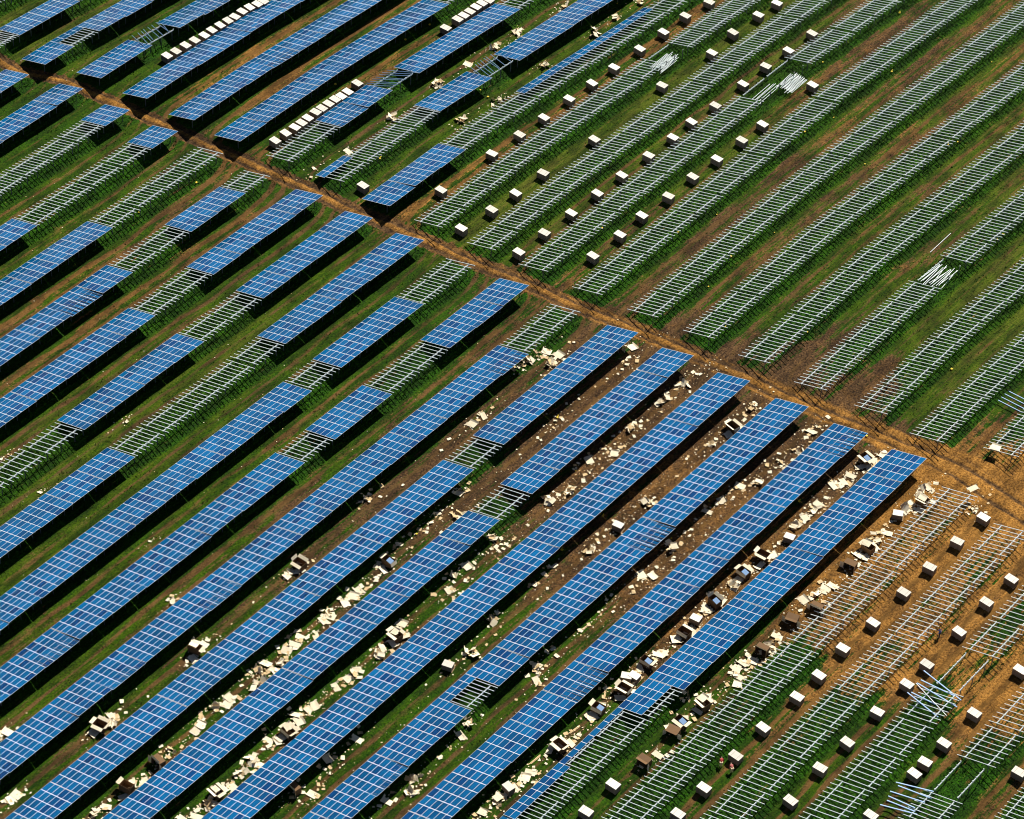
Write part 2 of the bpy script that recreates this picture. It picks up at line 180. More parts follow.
M_steel_sky = mat('loose_steel_sky_reflection', (.20, .34, .55), .5, .1)  # galvanised steel with the blue sky reflection painted into its base colour
M_post_shade = mat('shaded_zinc_post', (.16, .17, .18), .5, .5)  # zinc darkened: the black shade below the tables is put into the colour
def card_mat(name, a, bcol, sc=1.5):
    m = mat(name, a, .85, 0, .2); t, b = nodes(m); tc = t.nodes.new('ShaderNodeTexCoord').outputs['Object']
    c = mixc(t, noise(t, sc, 4, .6, tc), a, bcol)
    hs = t.nodes.new('ShaderNodeHueSaturation'); t.links.new(c, hs.inputs['Color'])
    t.links.new(math_(t, 'MULTIPLY_ADD', rnd(t), .35, .75), hs.inputs['Value']); t.links.new(hs.outputs[0], b.inputs['Base Color'])
    return m
M_lid = card_mat('pale_carton_lid', (.80, .74, .62), (.92, .88, .80))
M_side_shade = card_mat('shaded_carton_side', (.20, .15, .11), (.28, .22, .17), 2.5)  # kraft sides, the shade of the sunless faces painted into the colour
M_brown_shade = card_mat('shaded_brown_carton', (.15, .085, .04), (.22, .13, .065))  # brown card with the open cartons' shade painted in; straps reuse it
M_sheet = card_mat('cream_cardboard', (.84, .70, .45), (.95, .87, .68))
M_kraft = card_mat('kraft_cardboard', (.56, .38, .18), (.80, .62, .36))
M_sky_sheen = mat('module_sky_sheen', (.30, .46, .72), .12, .2)  # shiny module in a carton, its sky reflection painted as base blue
M_wood = card_mat('pallet_wood', (.35, .24, .13), (.52, .38, .22), 6)
M_skin = mat('skin', (.45, .26, .18), .6)
M_white = mat('white_cloth', (.8, .8, .78), .8)

# ---------------------------------------------------------------- helpers
ORD = ['zeroth','first','second','third','fourth','fifth','sixth','seventh','eighth','ninth','tenth','eleventh','twelfth','thirteenth','fourteenth','fifteenth','sixteenth','seventeenth','eighteenth','nineteenth','twentieth','twenty-first','twenty-second','twenty-third','twenty-fourth','twenty-fifth','twenty-sixth','twenty-seventh','twenty-eighth','twenty-ninth','thirtieth']
def link(o, parent=None):
    COL.objects.link(o)
    if parent is not None: o.parent = parent
    return o
def thing(name, label, cat, loc=(0, 0, 0), rz=0.0, group=None, data=None):
    o = bpy.data.objects.new(name, data); link(o); o.location = loc; o.rotation_euler = (0, 0, rz)
    o['label'] = label; o['category'] = cat
    if group: o['group'] = group
    return o
def mesh(name, verts, faces, mats, mi=None, smooth=False):
    me = bpy.data.meshes.new(name); me.from_pydata([tuple(v) for v in verts], [], faces)
    for m in mats: me.materials.append(m)
    if mi: me.polygons.foreach_set('material_index', mi)
    me.update(); return me
BF = [(0,3,2,1),(4,5,6,7),(0,1,5,4),(1,2,6,5),(2,3,7,6),(3,0,4,7)]
class MB:
    def __init__(s): s.v = []; s.f = []; s.m = []
    def box(s, x0, x1, y0, y1, z0, z1, m=0, mtop=None, M=None):
        k = len(s.v); P = [(x0,y0,z0),(x1,y0,z0),(x1,y1,z0),(x0,y1,z0),(x0,y0,z1),(x1,y0,z1),(x1,y1,z1),(x0,y1,z1)]
        if M is not None: P = [tuple(M @ Vector(p)) for p in P]
        s.v += P; s.f += [tuple(k+i for i in f) for f in BF]; s.m += [m, m if mtop is None else mtop, m, m, m, m]
    def beam(s, a, b, w, h, m=0):
        a = Vector(a); b = Vector(b); d = b-a
        s.box(0, d.length, -w/2, w/2, -h/2, h/2, m, None, Matrix.Translation(a) @ d.to_track_quat('X', 'Z').to_matrix().to_4x4())
    def build(s, name, mats): return mesh(name, s.v, s.f, mats, s.m)
def part(name, me, parent, loc=(0,0,0), rot=(0,0,0), scale=None):
    o = bpy.data.objects.new(name, me); link(o, parent); o.location = loc; o.rotation_euler = rot
    if scale: o.scale = scale
    return o

# row bending: far ends of the upper rows swing slightly towards the camera side
BENDS = {-5:[(50,.035)],-4:[(58,.04)],-3:[(62,.035)],-2:[(62,.035)],-1:[(65,.04)],0:[(70,.032)],1:[(90,.04)],2:[(95,.055)],3:[(45,.0167),(95,.02)],
         4:[(45,.033)],5:[(45,.05)],6:[(45,.05)],7:[(45,.05)],8:[(45,.05)],9:[(35,.04)],10:[(25,.025),(45,.03)],11:[(26,.055)],12:[(17,.05)],13:[(14,.05)],14:[(14,.05)]}
def row_y(k, x):
    y = ROW_Y[k]
    for x0, s_ in BENDS.get(k, ()):
        if x > x0: y -= s_*(x-x0)
    return y
TILT = 0.3122; ZLOW = 0.70; DEPTH = 6.05
BEND = 6.5        # nominal length of one four-module bay
def bay_len(k): return 6.62 if k <= -4 else (6.25 if k >= 4 else 6.62-(k+4)*0.37/8)

# ---------------------------------------------------------------- ground with ruts and soil, dirt track
GX0, GX1, GY0, GY1, GS = -116.0, 152.0, -112.0, 144.0, 0.4
gx = np.arange(GX0, GX1+.01, GS); gy = np.arange(GY0, GY1+.01, GS)
NX, NY = len(gx), len(gy)
def lattice(nx, ny, step, seed):
    r = np.random.RandomState(seed); a = r.rand(int(ny*GS/step)+3, int(nx*GS/step)+3)
    yy = np.arange(ny)*GS/step; xx = np.arange(nx)*GS/step
    iy = yy.astype(int); ix = xx.astype(int); fy = yy-iy; fx = xx-ix; fy = fy*fy*(3-2*fy); fx = fx*fx*(3-2*fx)
    A = a[iy][:, ix]; Bq = a[iy][:, ix+1]; Cq = a[iy+1][:, ix]; D = a[iy+1][:, ix+1]
    return (A*(1-fx)+Bq*fx)*(1-fy)[:, None] + (Cq*(1-fx)+D*fx)*fy[:, None]
X, Y = np.meshgrid(gx, gy)
# soil map, interpolated from samples at 2 m and upsampled
cx = np.arange(GX0, GX1+2.1, 2.0); cy = np.arange(GY0, GY1+2.1, 2.0); CX, CY = np.meshgrid(cx, cy)
SM = np.array(SOILMAP); acc = np.zeros(CX.shape+(3,)); ws = np.zeros(CX.shape)
for sx, sy, a1, a2, a3 in SM:
    d2 = ((CX-sx)/9.0)**2+((CY-sy)/4.2)**2; w_ = np.exp(-d2)+1e-3/(1+d2)**2
    acc += w_[..., None]*np.array([a1, a2, a3]); ws += w_
acc /= ws[..., None]
def up(a):
    yy = (gy-GY0)/2; xx = (gx-GX0)/2; iy = np.minimum(yy.astype(int), a.shape[0]-2); ix = np.minimum(xx.astype(int), a.shape[1]-2); fy = (yy-iy)[:, None]; fx = xx-ix
    return (a[iy][:, ix]*(1-fx)+a[iy][:, ix+1]*fx)*(1-fy)+(a[iy+1][:, ix]*(1-fx)+a[iy+1][:, ix+1]*fx)*fy
soil, sand, dry = (up(acc[..., i]) for i in range(3))
n5, n12, n1 = lattice(NX, NY, 5, 1), lattice(NX, NY, 12, 2), lattice(NX, NY, 1.2, 3)
wob = (lattice(NX, NY, 7, 9)-.5)*.9
RD = [(150,7.5),(113,9.0),(104,12.1),(95,13.3),(85,14.4),(76,15.5),(66,16.6),(57,18.2),(48,19.2),(38.6,20.5),(29,21.8),(19.8,23.3),(10.3,24.4),(.8,26.0),(-8.5,27.5),(-18,28.8),(-27.7,30.0),(-37,31.4),(-46.8,32.6),(-56,33.8),(-66,33.0),(-75,31.5),(-112,25)]
RDy = np.array([p[0] for p in RD][::-1]); RDx = np.array([p[1] for p in RD][::-1])
rc = np.interp(Y, RDy, RDx)-.15+wob*.6
hw = np.interp(Y, [-75,-60,-50,-40,0,60,120], [4.4,4.9,3.4,2.1,1.75,1.55,1.3])
dx = X-rc
road = np.clip((hw+.5-np.abs(dx))/1.0, 0, 1)
TRK_U = {-11:.3,-10:.3,-9:.3,-8:.3,-7:.4,-6:.3,-5:.35,-4:.4,-3:.45,-2:.5,-1:.65,0:.6,1:.45,2:.6,3:.25,4:.85,5:.4,6:.75,7:.8,8:1.3,9:1.0,10:.5,11:.45,12:.5,13:.4,14:.3}
TRK_L = {-11:.7,-10:.7,-9:.75,-8:.85,-7:.85,-6:.55,-5:.6,-4:.7,-3:.7,-2:.65,-1:.75,0:.75,1:.75,2:.65,3:.5,4:.5,5:.75,6:1.1,7:1.2,8:.6,9:.5,10:.4,11:.4,12:.4,13:.4,14:.3}
track = np.zeros_like(X); lush = np.zeros_like(X); rut = np.zeros_like(X); mid_ = np.zeros_like(X)
upper = X > rc
for k, yk in ROW_Y.items():
    yy = np.full(X.shape, yk)
    for x0_, s_ in BENDS.get(k, ()): yy -= np.where(X > x0_, s_*(X-x0_), 0)
    o = Y-yy
    lush = np.maximum(lush, np.clip((o+6.4)/.5, 0, 1)*np.clip((-.1-o)/.5, 0, 1))
    st = np.where(upper, TRK_U[k], TRK_L[k])*(.65+.7*n5)
    for c_ in (.45, 2.25):
        g_ = np.exp(-((o-c_-wob-np.where(upper, -1, 1)*3.2*np.exp(-np.abs(dx)/3.2))/.38)**2)
        track = np.maximum(track, g_*st); rut = np.maximum(rut, g_*st)
    mid_ = np.maximum(mid_, np.exp(-((o-1.35-wob)/1.3)**2)*st)
kk_ = np.clip((Y+24)/6, 0, 1)
soil = soil*(1-.45*lush*(soil < .75))*(1-.30*lush)*(1-.8*lush*kk_*upper) + .12*mid_*(1-lush)
dry = dry*(1-.85*lush)
# road ruts
rr = np.zeros_like(X)
for c_, a_ in ((-.95, 1.0), (.75, 1.0), (1.5, .35), (-2.6, .5), (3.0, .5)):
    rr = np.maximum(rr, np.exp(-((dx-c_*np.where(Y < -48, 1.6, 1.0)-wob*.7)/.33)**2)*a_)
rr *= np.clip(road*1.5, 0, 1)
soil = np.maximum(soil, road*1.25); lush *= (1-road); dry *= (1-road)
sand = np.maximum(sand, road*np.interp(Y, [-60, -40, 20, 120], [1.0, .95, .80, .80])+.25*(n12-.5)*road) - .95*rr
track = track*(1-road*.6)
sand = np.clip(sand+(n12-.5)*.25, 0, 1); soil = soil+(n5-.5)*.18
Z = (n1-.5)*.14*(.4+lush*.5)-.15*rut-.20*rr+(n5-.5)*.08
edge = np.minimum(np.minimum(X-GX0, GX1-X), np.minimum(Y-GY0, GY1-Y)); Z *= np.clip(edge/6, 0, 1)
vid = np.arange(NX*NY).reshape(NY, NX)
quads = np.stack([vid[:-1, :-1], vid[:-1, 1:], vid[1:, 1:], vid[1:, :-1]], -1).reshape(-1, 4)
isroad = (road[:-1, :-1] > .5).reshape(-1)
co = np.stack([X, Y, Z], -1).reshape(-1, 3)
AT = dict(soil=soil, sand=sand, dry=dry, track=track, lush=lush)
def sheet(name, q, extra_v=None, extra_q=None):
    used = np.unique(q); remap = np.full(NX*NY, -1); remap[used] = np.arange(len(used))
    v = co[used]; f = remap[q]; nv = len(v)
    if extra_v is not None: v = np.vstack([v, extra_v]); f = np.vstack([f, np.array(extra_q)+nv])
    me = bpy.data.meshes.new(name); me.vertices.add(len(v)); me.vertices.foreach_set('co', v.astype(np.float32).ravel())
    me.loops.add(len(f)*4); me.loops.foreach_set('vertex_index', f.astype(np.int32).ravel())
    me.polygons.add(len(f)); me.polygons.foreach_set('loop_start', np.arange(0, len(f)*4, 4, dtype=np.int32))
    me.polygons.foreach_set('use_smooth', np.ones(len(f), dtype=bool))
    me.update(calc_edges=True)
    for n, a in AT.items():
        at = me.attributes.new(n, 'FLOAT', 'POINT'); full = np.full(len(v), {'soil': .15, 'sand': .1, 'dry': .3, 'track': 0, 'lush': 0}[n], dtype=np.float32)
        full[:nv] = a.reshape(-1)[used]; at.data.foreach_set('value', full)
    me.materials.append(M_ground)
    o = bpy.data.objects.new(name, me); link(o); o['kind'] = 'structure'; return o
R_ = 6000.0
ev = np.array([(-R_,-R_,0),(R_,-R_,0),(R_,GY0,0),(-R_,GY0,0), (-R_,GY1,0),(R_,GY1,0),(R_,R_,0),(-R_,R_,0), (-R_,GY0,0),(GX0,GY0,0),(GX0,GY1,0),(-R_,GY1,0), (gx[-1],GY0,0),(R_,GY0,0),(R_,gy[-1],0),(gx[-1],gy[-1],0)])
ev[[4,5,10,11],1] = gy[-1]
sheet('ground', quads[~isroad], ev, [(0,1,2,3),(4,5,6,7),(8,9,10,11),(12,13,14,15)])
sheet('dirt_track', quads[isroad])
def gz(x, y):
    i = int(np.clip((x-GX0)/GS, 0, NX-1)); j = int(np.clip((y-GY0)/GS, 0, NY-1)); return float(Z[j, i])
def gat(A, x, y):
    i = np.clip(((x-GX0)/GS).astype(int), 0, NX-1); j = np.clip(((y-GY0)/GS).astype(int), 0, NY-1); return A[j, i]
# is a ground point near the photographed area?
cl = np.array(CAM['loc']); cr, cu, cb = (np.array(CAM[n]) for n in ('right', 'up', 'back'))
def seen(x, y, m=60):
    v = np.stack([x, y, np.zeros_like(x)], -1)-cl; z = -(v@cb)
    px = 512+CAM['f']*(v@cr)/z; py = 409.5-CAM['f']*(v@cu)/z
    return (px > -m) & (px < 1024+m) & (py > -m) & (py < 819+m)

# grass tufts: uncounted ground cover
def tufts(name, n, mat_, hmin, hmax, accept, seed):
    r = np.random.RandomState(seed); x = r.uniform(GX0+2, GX1-2, n); y = r.uniform(GY0+2, GY1-2, n)
    keep = seen(x, y) & accept(x, y, r.rand(n)); x, y = x[keep], y[keep]; n = len(x)
    z = gat(Z, x, y); V = []; F = []
    B_ = 5
    a = r.rand(n, B_)*6.283; l = r.uniform(hmin, hmax, (n, B_)); w_ = r.uniform(.035, .08, (n, B_)); lean = r.uniform(.2, .9, (n, B_))
    ox = r.normal(0, .10, (n, B_)); oy = r.normal(0, .10, (n, B_)); bx_, by_ = x[:, None]+ox, y[:, None]+oy
    ca, sa = np.cos(a), np.sin(a)
    p0 = np.stack([bx_-sa*w_, by_+ca*w_, z[:, None]-.03+0*a], -1); p1 = np.stack([bx_+sa*w_, by_-ca*w_, z[:, None]-.03+0*a], -1)
    p2 = np.stack([bx_+ca*l*lean, by_+sa*l*lean, z[:, None]+l], -1)
    v = np.stack([p0, p1, p2], 2).reshape(-1, 3); f = np.arange(len(v)).reshape(-1, 3)
    me = bpy.data.meshes.new(name); me.vertices.add(len(v)); me.vertices.foreach_set('co', v.astype(np.float32).ravel())
    me.loops.add(len(f)*3); me.loops.foreach_set('vertex_index', f.astype(np.int32).ravel())
    me.polygons.add(len(f)); me.polygons.foreach_set('loop_start', np.arange(0, len(f)*3, 3, dtype=np.int32)); me.update(calc_edges=True)
    me.materials.append(mat_); o = bpy.data.objects.new(name, me); link(o); o['kind'] = 'stuff'; return o
M_blade = mat('grass_blades', (.04, .10, .012), .8, 0, .2)
t, b = nodes(M_blade); tc = t.nodes.new('ShaderNodeTexCoord').outputs['Object']
t.links.new(mixc(t, ramp(t, noise(t, 1.1, 3, .6, tc), .3, .7), (.007, .030, .002), (.034, .110, .005)), b.inputs['Base Color'])
M_blade2 = mat('dry_grass_blades', (.085, .085, .02), .8, 0, .2)
tufts('tall_grass', 380000, M_blade, .08, .24, lambda x, y, r: r < gat(lush, x, y)*np.clip(1.15-gat(soil, x, y)*1.6, 0, 1)*.9+.10*np.clip(1-gat(soil, x, y)*2, 0, 1)*(gat(road, x, y) < .1), 5)
tufts('dry_grass', 130000, M_blade2, .08, .2, lambda x, y, r: r < gat(dry, x, y)*.5*(gat(road, x, y) < .1), 6)

# ---------------------------------------------------------------- solar tables
def module_mesh():
    q = MB(); L, Wd = 1.58, 1.005; fx, fy, h = .036, .018, .04
    # frame: four bars, glass set 4 mm lower, backsheet below
    q.box(0, L, -fy, 0, 0, h, 1); q.box(0, L, -Wd+.012, -Wd+.012+fy, 0, h, 1)
    q.box(0, fx, -Wd+.012+fy, -fy, 0, h, 1); q.box(L-fx, L, -Wd+.012+fy, -fy, 0, h, 1)
    q.box(fx, L-fx, -Wd+.012+fy, -fy, .02, h-.004, 2, 0)
    return q.build('solar_panel', [M_cell, M_frame, M_back])
ME_mod = module_mesh(); ROWP = DEPTH/6
q = MB(); q.box(-.032, .032, -DEPTH, 0, -.11, -.02); ME_raft = q.build('rafter', [M_steel])
def rail_mesh():
    q = MB(); q.box(.40, 6.10, -.038, .038, -.23, -.06)
    for i in range(8): xx = .41+i*.8114; q.box(xx-.055, xx+.055, -.075, .075, -.06, .012)
    return q.build('support_rail', [M_steel])
ME_rail = rail_mesh()
RY = (-1.22, -4.80)
def post_mesh(h):
    q = MB(); q.box(-.06, .06, -.045, .045, -.25, h); q.box(-.10, .10, -.07, .07, h-.10, h-.02)
    return q.build('post', [M_post_shade])
ME_pf = post_mesh(ZLOW+1.22*math.sin(TILT)-.2); ME_pb = post_mesh(ZLOW+4.80*math.sin(TILT)-.2)
def frame_mesh():       # substructure hidden below closed panels: joined per bay
    q = MB(); Rm = Matrix.Rotation(-TILT, 4, 'X')
    for y in RY: q.box(.26, 6.24, y-.06, y+.06, -.23, -.13, 0, None, Rm)
    for i in range(8): xx = .41+i*.8114; q.box(xx-.03, xx+.03, -DEPTH+.03, -.03, -.125, -.035, 0, None, Rm)
    for y in RY:
        yw = y*math.cos(TILT); zt = -y*math.sin(TILT)-.18
        for xx in (.8, 3.25, 5.7): q.box(xx-.06, xx+.06, yw-.04, yw+.04, -ZLOW-.2, zt)
    return q.build('support_frame', [M_post_shade])
ME_fr = frame_mesh()

side_k = ['L']
def build_run(kind, k, x0, x1, label, cat, group, name):
    Lr = x1-x0; n = max(1, round(Lr/bay_len(k))); pitch = Lr/n; sx = pitch/BEND
    root = thing(name, label, cat, (x0, row_y(k, x0), 0), 0, group)
    base = Vector(root.location)
    for u in range(n):
        xa = x0+u*pitch; ya, yb = row_y(k, xa), row_y(k, xa+pitch); yaw = math.atan2(yb-ya, pitch)
        tilt = TILT+random.gauss(0, .010); dz = random.gauss(0, .018 if kind == 'P' else .045)
        R = Euler((-tilt, 0, yaw), 'XYZ'); Rm = R.to_matrix(); o0 = Vector((xa, ya, ZLOW+dz))-base
        gap = random.choice((.03, .03, .03, .04, .04, .06, .09))
        def P3(x, y, z=0): return o0+Rm @ Vector((x*sx, y, z))
        mp = (BEND-gap)/4
        rows = {'P': 6, 'R': 0, 'M': 0, 'G': 0}.get(kind, None)
        if rows is None: rows = int(kind)
        for c_ in range(4):
            for rw in range(rows):
                j = (random.gauss(0, .003), random.gauss(0, .0025))
                part('solar_panel', ME_mod, root, P3(gap/2+c_*mp, -rw*ROWP), (R.x+j[0], j[1], R.z), (sx*(mp-.016)/1.58, 1, 1))
        if rows == 6:
            part('support_frame', ME_fr, root, o0, (0, 0, yaw), (sx, 1, 1)); continue
        for y in (RY[:1] if kind == 'G' and side_k[0] == 'U' else RY):
            part('support_rail', ME_rail, root, P3(0, y), R, (sx, 1, 1))
        for y, me in zip(RY, (ME_pf, ME_pb)):
            for xx in (.8, 3.25, 5.7):
                p = P3(xx, y); part('post', me, root, (p.x, p.y, 0), (0, 0, yaw), (1, 1, 1))
        for i in range(8):
            xx = .41+i*.8114
            if kind == 'G' : continue
            if kind == 'M':   # rafters only laid across the rails, slid out and skewed
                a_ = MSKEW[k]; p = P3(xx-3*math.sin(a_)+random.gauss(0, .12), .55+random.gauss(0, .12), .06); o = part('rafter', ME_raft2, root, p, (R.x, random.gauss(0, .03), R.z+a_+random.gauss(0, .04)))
            else:
                part('rafter', ME_raft, root, P3(xx+random.gauss(0, .012), random.gauss(0, .03), random.gauss(0, .006)), (R.x, 0, R.z+random.gauss(0, .004)))
    return root
q = MB(); q.box(-.032, .032, -DEPTH, 0, -.11, -.02); ME_raft2 = q.build('rafter', [M_steel_sky]); MSKEW = {7: .26, 8: -.3, 6: -.38, 11: -.42}

def rowname(side, k):
    if side == 'U': return f"{ORD[k+7]} row above track"
    if k >= -5: return f"{ORD[k+6]} panel row below track"
    return f"{ORD[-5-k]} bare row below track"
def short(side, k): return rowname(side, k)
KN = {'P': ('solar_table', 'solar table', 'blue panel stretch', 'blue solar tables'),
      'R': ('bare_rack', 'rack', 'bare white rack stretch', 'bare steel racks'),
      'M': ('unfinished_rack', 'rack', 'rack with skewed loose rafters', 'racks with loose rafters'),
      'G': ('rail_frame', 'rack', 'bare rails without rafters', 'bare rails between racks')}
for side, k, segs in ROWS:
    side_k[0] = side
    segs = sorted(segs, key=lambda s: s[1], reverse=(side == 'L'))
    cnt = {}; flat = []
    for kd, a, b_ in segs:
        L_ = b_-a; n = max(1, round(L_/bay_len(k))); mx = 12 if kd in 'P24' else 30
        if n > mx:
            npc = math.ceil(n/mx); cuts = [round(n*i/npc) for i in range(npc+1)]; pieces = [(kd, a+L_*cuts[i]/n, a+L_*cuts[i+1]/n) for i in range(npc)]
            if side == 'L': pieces.reverse()
            flat += pieces
        else: flat.append((kd, a, b_))
    tot = {}
    for s in flat: tot[s[0]] = tot.get(s[0], 0)+1
    for kd, a, b_ in flat:
        cnt[kd] = cnt.get(kd, 0)+1
        if kd in KN: nm, cat, ph, grp = KN[kd]
        else:
            w_ = {'1': 'one', '2': 'two', '4': 'four'}[kd]; nm, cat, ph, grp = 'half_covered_table', 'solar table', f"rack covered by {w_} panel rows only", 'half covered solar tables'
        pos = f"{ORD[cnt[kd]]} from the track, in" if tot[kd] > 1 else "in"
        build_run(kd, k, a, b_, f"{ph}, {pos} {rowname(side, k)}", cat, grp, nm)

# ---------------------------------------------------------------- lanes and names of what lies in them
def lane_of(x, y):
    rx = float(np.interp(y, RDy, RDx)); side = 'U' if x > rx else 'L'
    k = max((kk for kk in ROW_Y if row_y(kk, x) <= y+.9), key=lambda kk: ROW_Y[kk], default=-11); return side, k
COUNT = {}
def order(items):   # items: (x, y, ...) -> adds side, row and rank from the track
    g = {}
    for it in items: g.setdefault((it[0],)+lane_of(it[1], it[2]), []).append(it)
    res = []
    for (kd, side, k), l in g.items():
        l.sort(key=lambda i: i[1], reverse=(side == 'L'))
        for n, it in enumerate(l): res.append((it, side, k, n+1))
    return res
def lane_name(side, k):
    if side == 'U': return f"left of {rowname(side, k)}"
    return f"left of {rowname(side, k)}"

# cartons: closed boxes of modules on pallets
def carton_mesh(h, v=0):
    q = MB(); L, Wd = 1.16, 1.70
    q.box(-L/2, L/2, -Wd/2, Wd/2, .13, h-.10, 1)
    return q.build('carton_body', [M_lid, M_side_shade])
def lid_mesh(h):
    q = MB(); L, Wd = 1.19, 1.73
    q.box(-L/2, L/2, -Wd/2, Wd/2, h-.14, h, 1, 0)
    q.box(-.03, .03, -Wd/2-.002, Wd/2+.002, h-.05, h+.004, 1, 0)
    return q.build('carton_lid', [M_lid, M_side_shade])
def pallet_mesh():
    q = MB()
    for y in (-.78, 0, .78): q.box(-.56, .56, y-.05, y+.05, -.03, .085)
    for i in range(5): x = -.52+i*.26; q.box(x-.045, x+.045, -.83, .83, .085, .12)
    return q.build('pallet', [M_wood])
HB = [1.15, 1.2, 1.25]; ME_cb = [carton_mesh(h) for h in HB]; ME_cl = [lid_mesh(h) for h in HB]; ME_pal = pallet_mesh()
def strap_mesh(h):
    q = MB()
    for y in (-.45, .45): q.box(-.60, .60, y-.012, y+.012, .13, h+.006)
    return q.build('strap', [M_brown_shade])
ME_st = [strap_mesh(h) for h in HB]
q = MB(); q.box(0, .012, -.18, .18, -.14, .14); ME_tag = q.build('paper_label', [M_lid])
for it, side, k, n in order([('c', x, y) for x, y in CARTONS]):
    _, x, y = it; v = random.randrange(3)
    r = thing('carton', f"closed white-topped carton, {ORD[n]} from the track, {lane_name(side, k)}", 'carton', (x, y, gz(x, y)), random.gauss(0, .05), 'closed cartons on pallets')
    part('pallet', ME_pal, r); part('carton_body', ME_cb[v], r); part('carton_lid', ME_cl[v], r); part('strap', ME_st[v], r)
    if random.random() < .35: part('paper_label', ME_tag, r, (.61, random.uniform(-.5, .5), .55))

# debris -------------------------------------------------------------
def bent_sheet(L, Wd, flap, seed, m=0):
    """one flattened carton: centre panel with creased, lifting flaps, 2 cm thick"""
    r = random.Random(seed); q = MB()
    xs = [-L/2-flap*r.uniform(.4, 1), -L/2, 0, L/2, L/2+flap*r.uniform(.4, 1)]; ys = [-Wd/2-flap*r.uniform(0, .8), -Wd/2, Wd/2, Wd/2+flap*r.uniform(.3, 1)]
    h = [[r.uniform(0, .30) if (i in (0, 4) or j in (0, 3)) else r.uniform(.02, .10) for i in range(5)] for j in range(4)]
    n = 20; top = [(xs[i]+r.gauss(0, .015), ys[j]+r.gauss(0, .015), h[j][i]+.02) for j in range(4) for i in range(5)]
    v = top+[(a, b, c-.02) for a, b, c in top]; f = []; mi = []
    skip = set(r.sample([(0, 0), (3, 0), (0, 2), (3, 2), (0, 1), (3, 1), (1, 2), (2, 2), (1, 0), (2, 0)], 6))
    cells = {(i, j) for i in range(4) for j in range(3)}-skip
    for i, j in cells:
        a = j*5+i; f.append((a, a+1, a+6, a+5)); mi.append(0); f.append((a+20, a+25, a+26, a+21)); mi.append(1)
        for (di, dj, e0, e1) in ((0, -1, a, a+1), (1, 0, a+1, a+6), (0, 1, a+6, a+5), (-1, 0, a+5, a)):
            if (i+di, j+dj) not in cells: f.append((e1, e0, e0+20, e1+20)); mi.append(1)
    return mesh('flattened_carton', v, f, [m if m else M_sheet, M_kraft], mi)
SH = [bent_sheet(random.uniform(.75, 1.1), random.uniform(1.15, 1.65), .28, s) for s in range(10)]
SHK = [bent_sheet(random.uniform(.6, 1.0), random.uniform(.8, 1.3), .35, 40+s, M_kraft) for s in range(4)]
SMALL = [bent_sheet(random.uniform(.25, .5), random.uniform(.35, .7), .15, 70+s) for s in range(5)]
def open_box_mesh():
    q = MB(); L, Wd, h, t_ = 1.16, 1.70, 1.05, .02
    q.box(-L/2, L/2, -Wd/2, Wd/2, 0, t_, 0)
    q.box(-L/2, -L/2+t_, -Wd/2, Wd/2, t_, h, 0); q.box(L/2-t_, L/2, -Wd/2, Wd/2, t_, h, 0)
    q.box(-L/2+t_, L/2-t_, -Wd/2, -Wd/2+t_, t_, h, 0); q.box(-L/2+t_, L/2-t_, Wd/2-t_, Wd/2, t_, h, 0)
    return q.build('carton_body', [M_brown_shade])
ME_ob = open_box_mesh()
def flap_mesh(L, Wd):
    q = MB(); q.box(-L/2, L/2, 0, Wd, -.01, .01, 1, 0); return q.build('flap', [M_sheet, M_brown_shade])
FL = {(1, 0): flap_mesh(1.7, .5), (0, 1): flap_mesh(1.16, .55)}
q = MB(); q.box(-.40, .35, -.6, .25, 0, .04, 0); ME_shiny = q.build('shiny_module', [M_sky_sheen])  # slab stands for the module glinting inside the open carton
q = MB(); q.box(-.06, .06, -1.1, 1.1, 0, .03); q.box(-.2, -.12, -1.0, .9, .02, .05); ME_plank = q.build('cardboard_strip', [M_kraft])

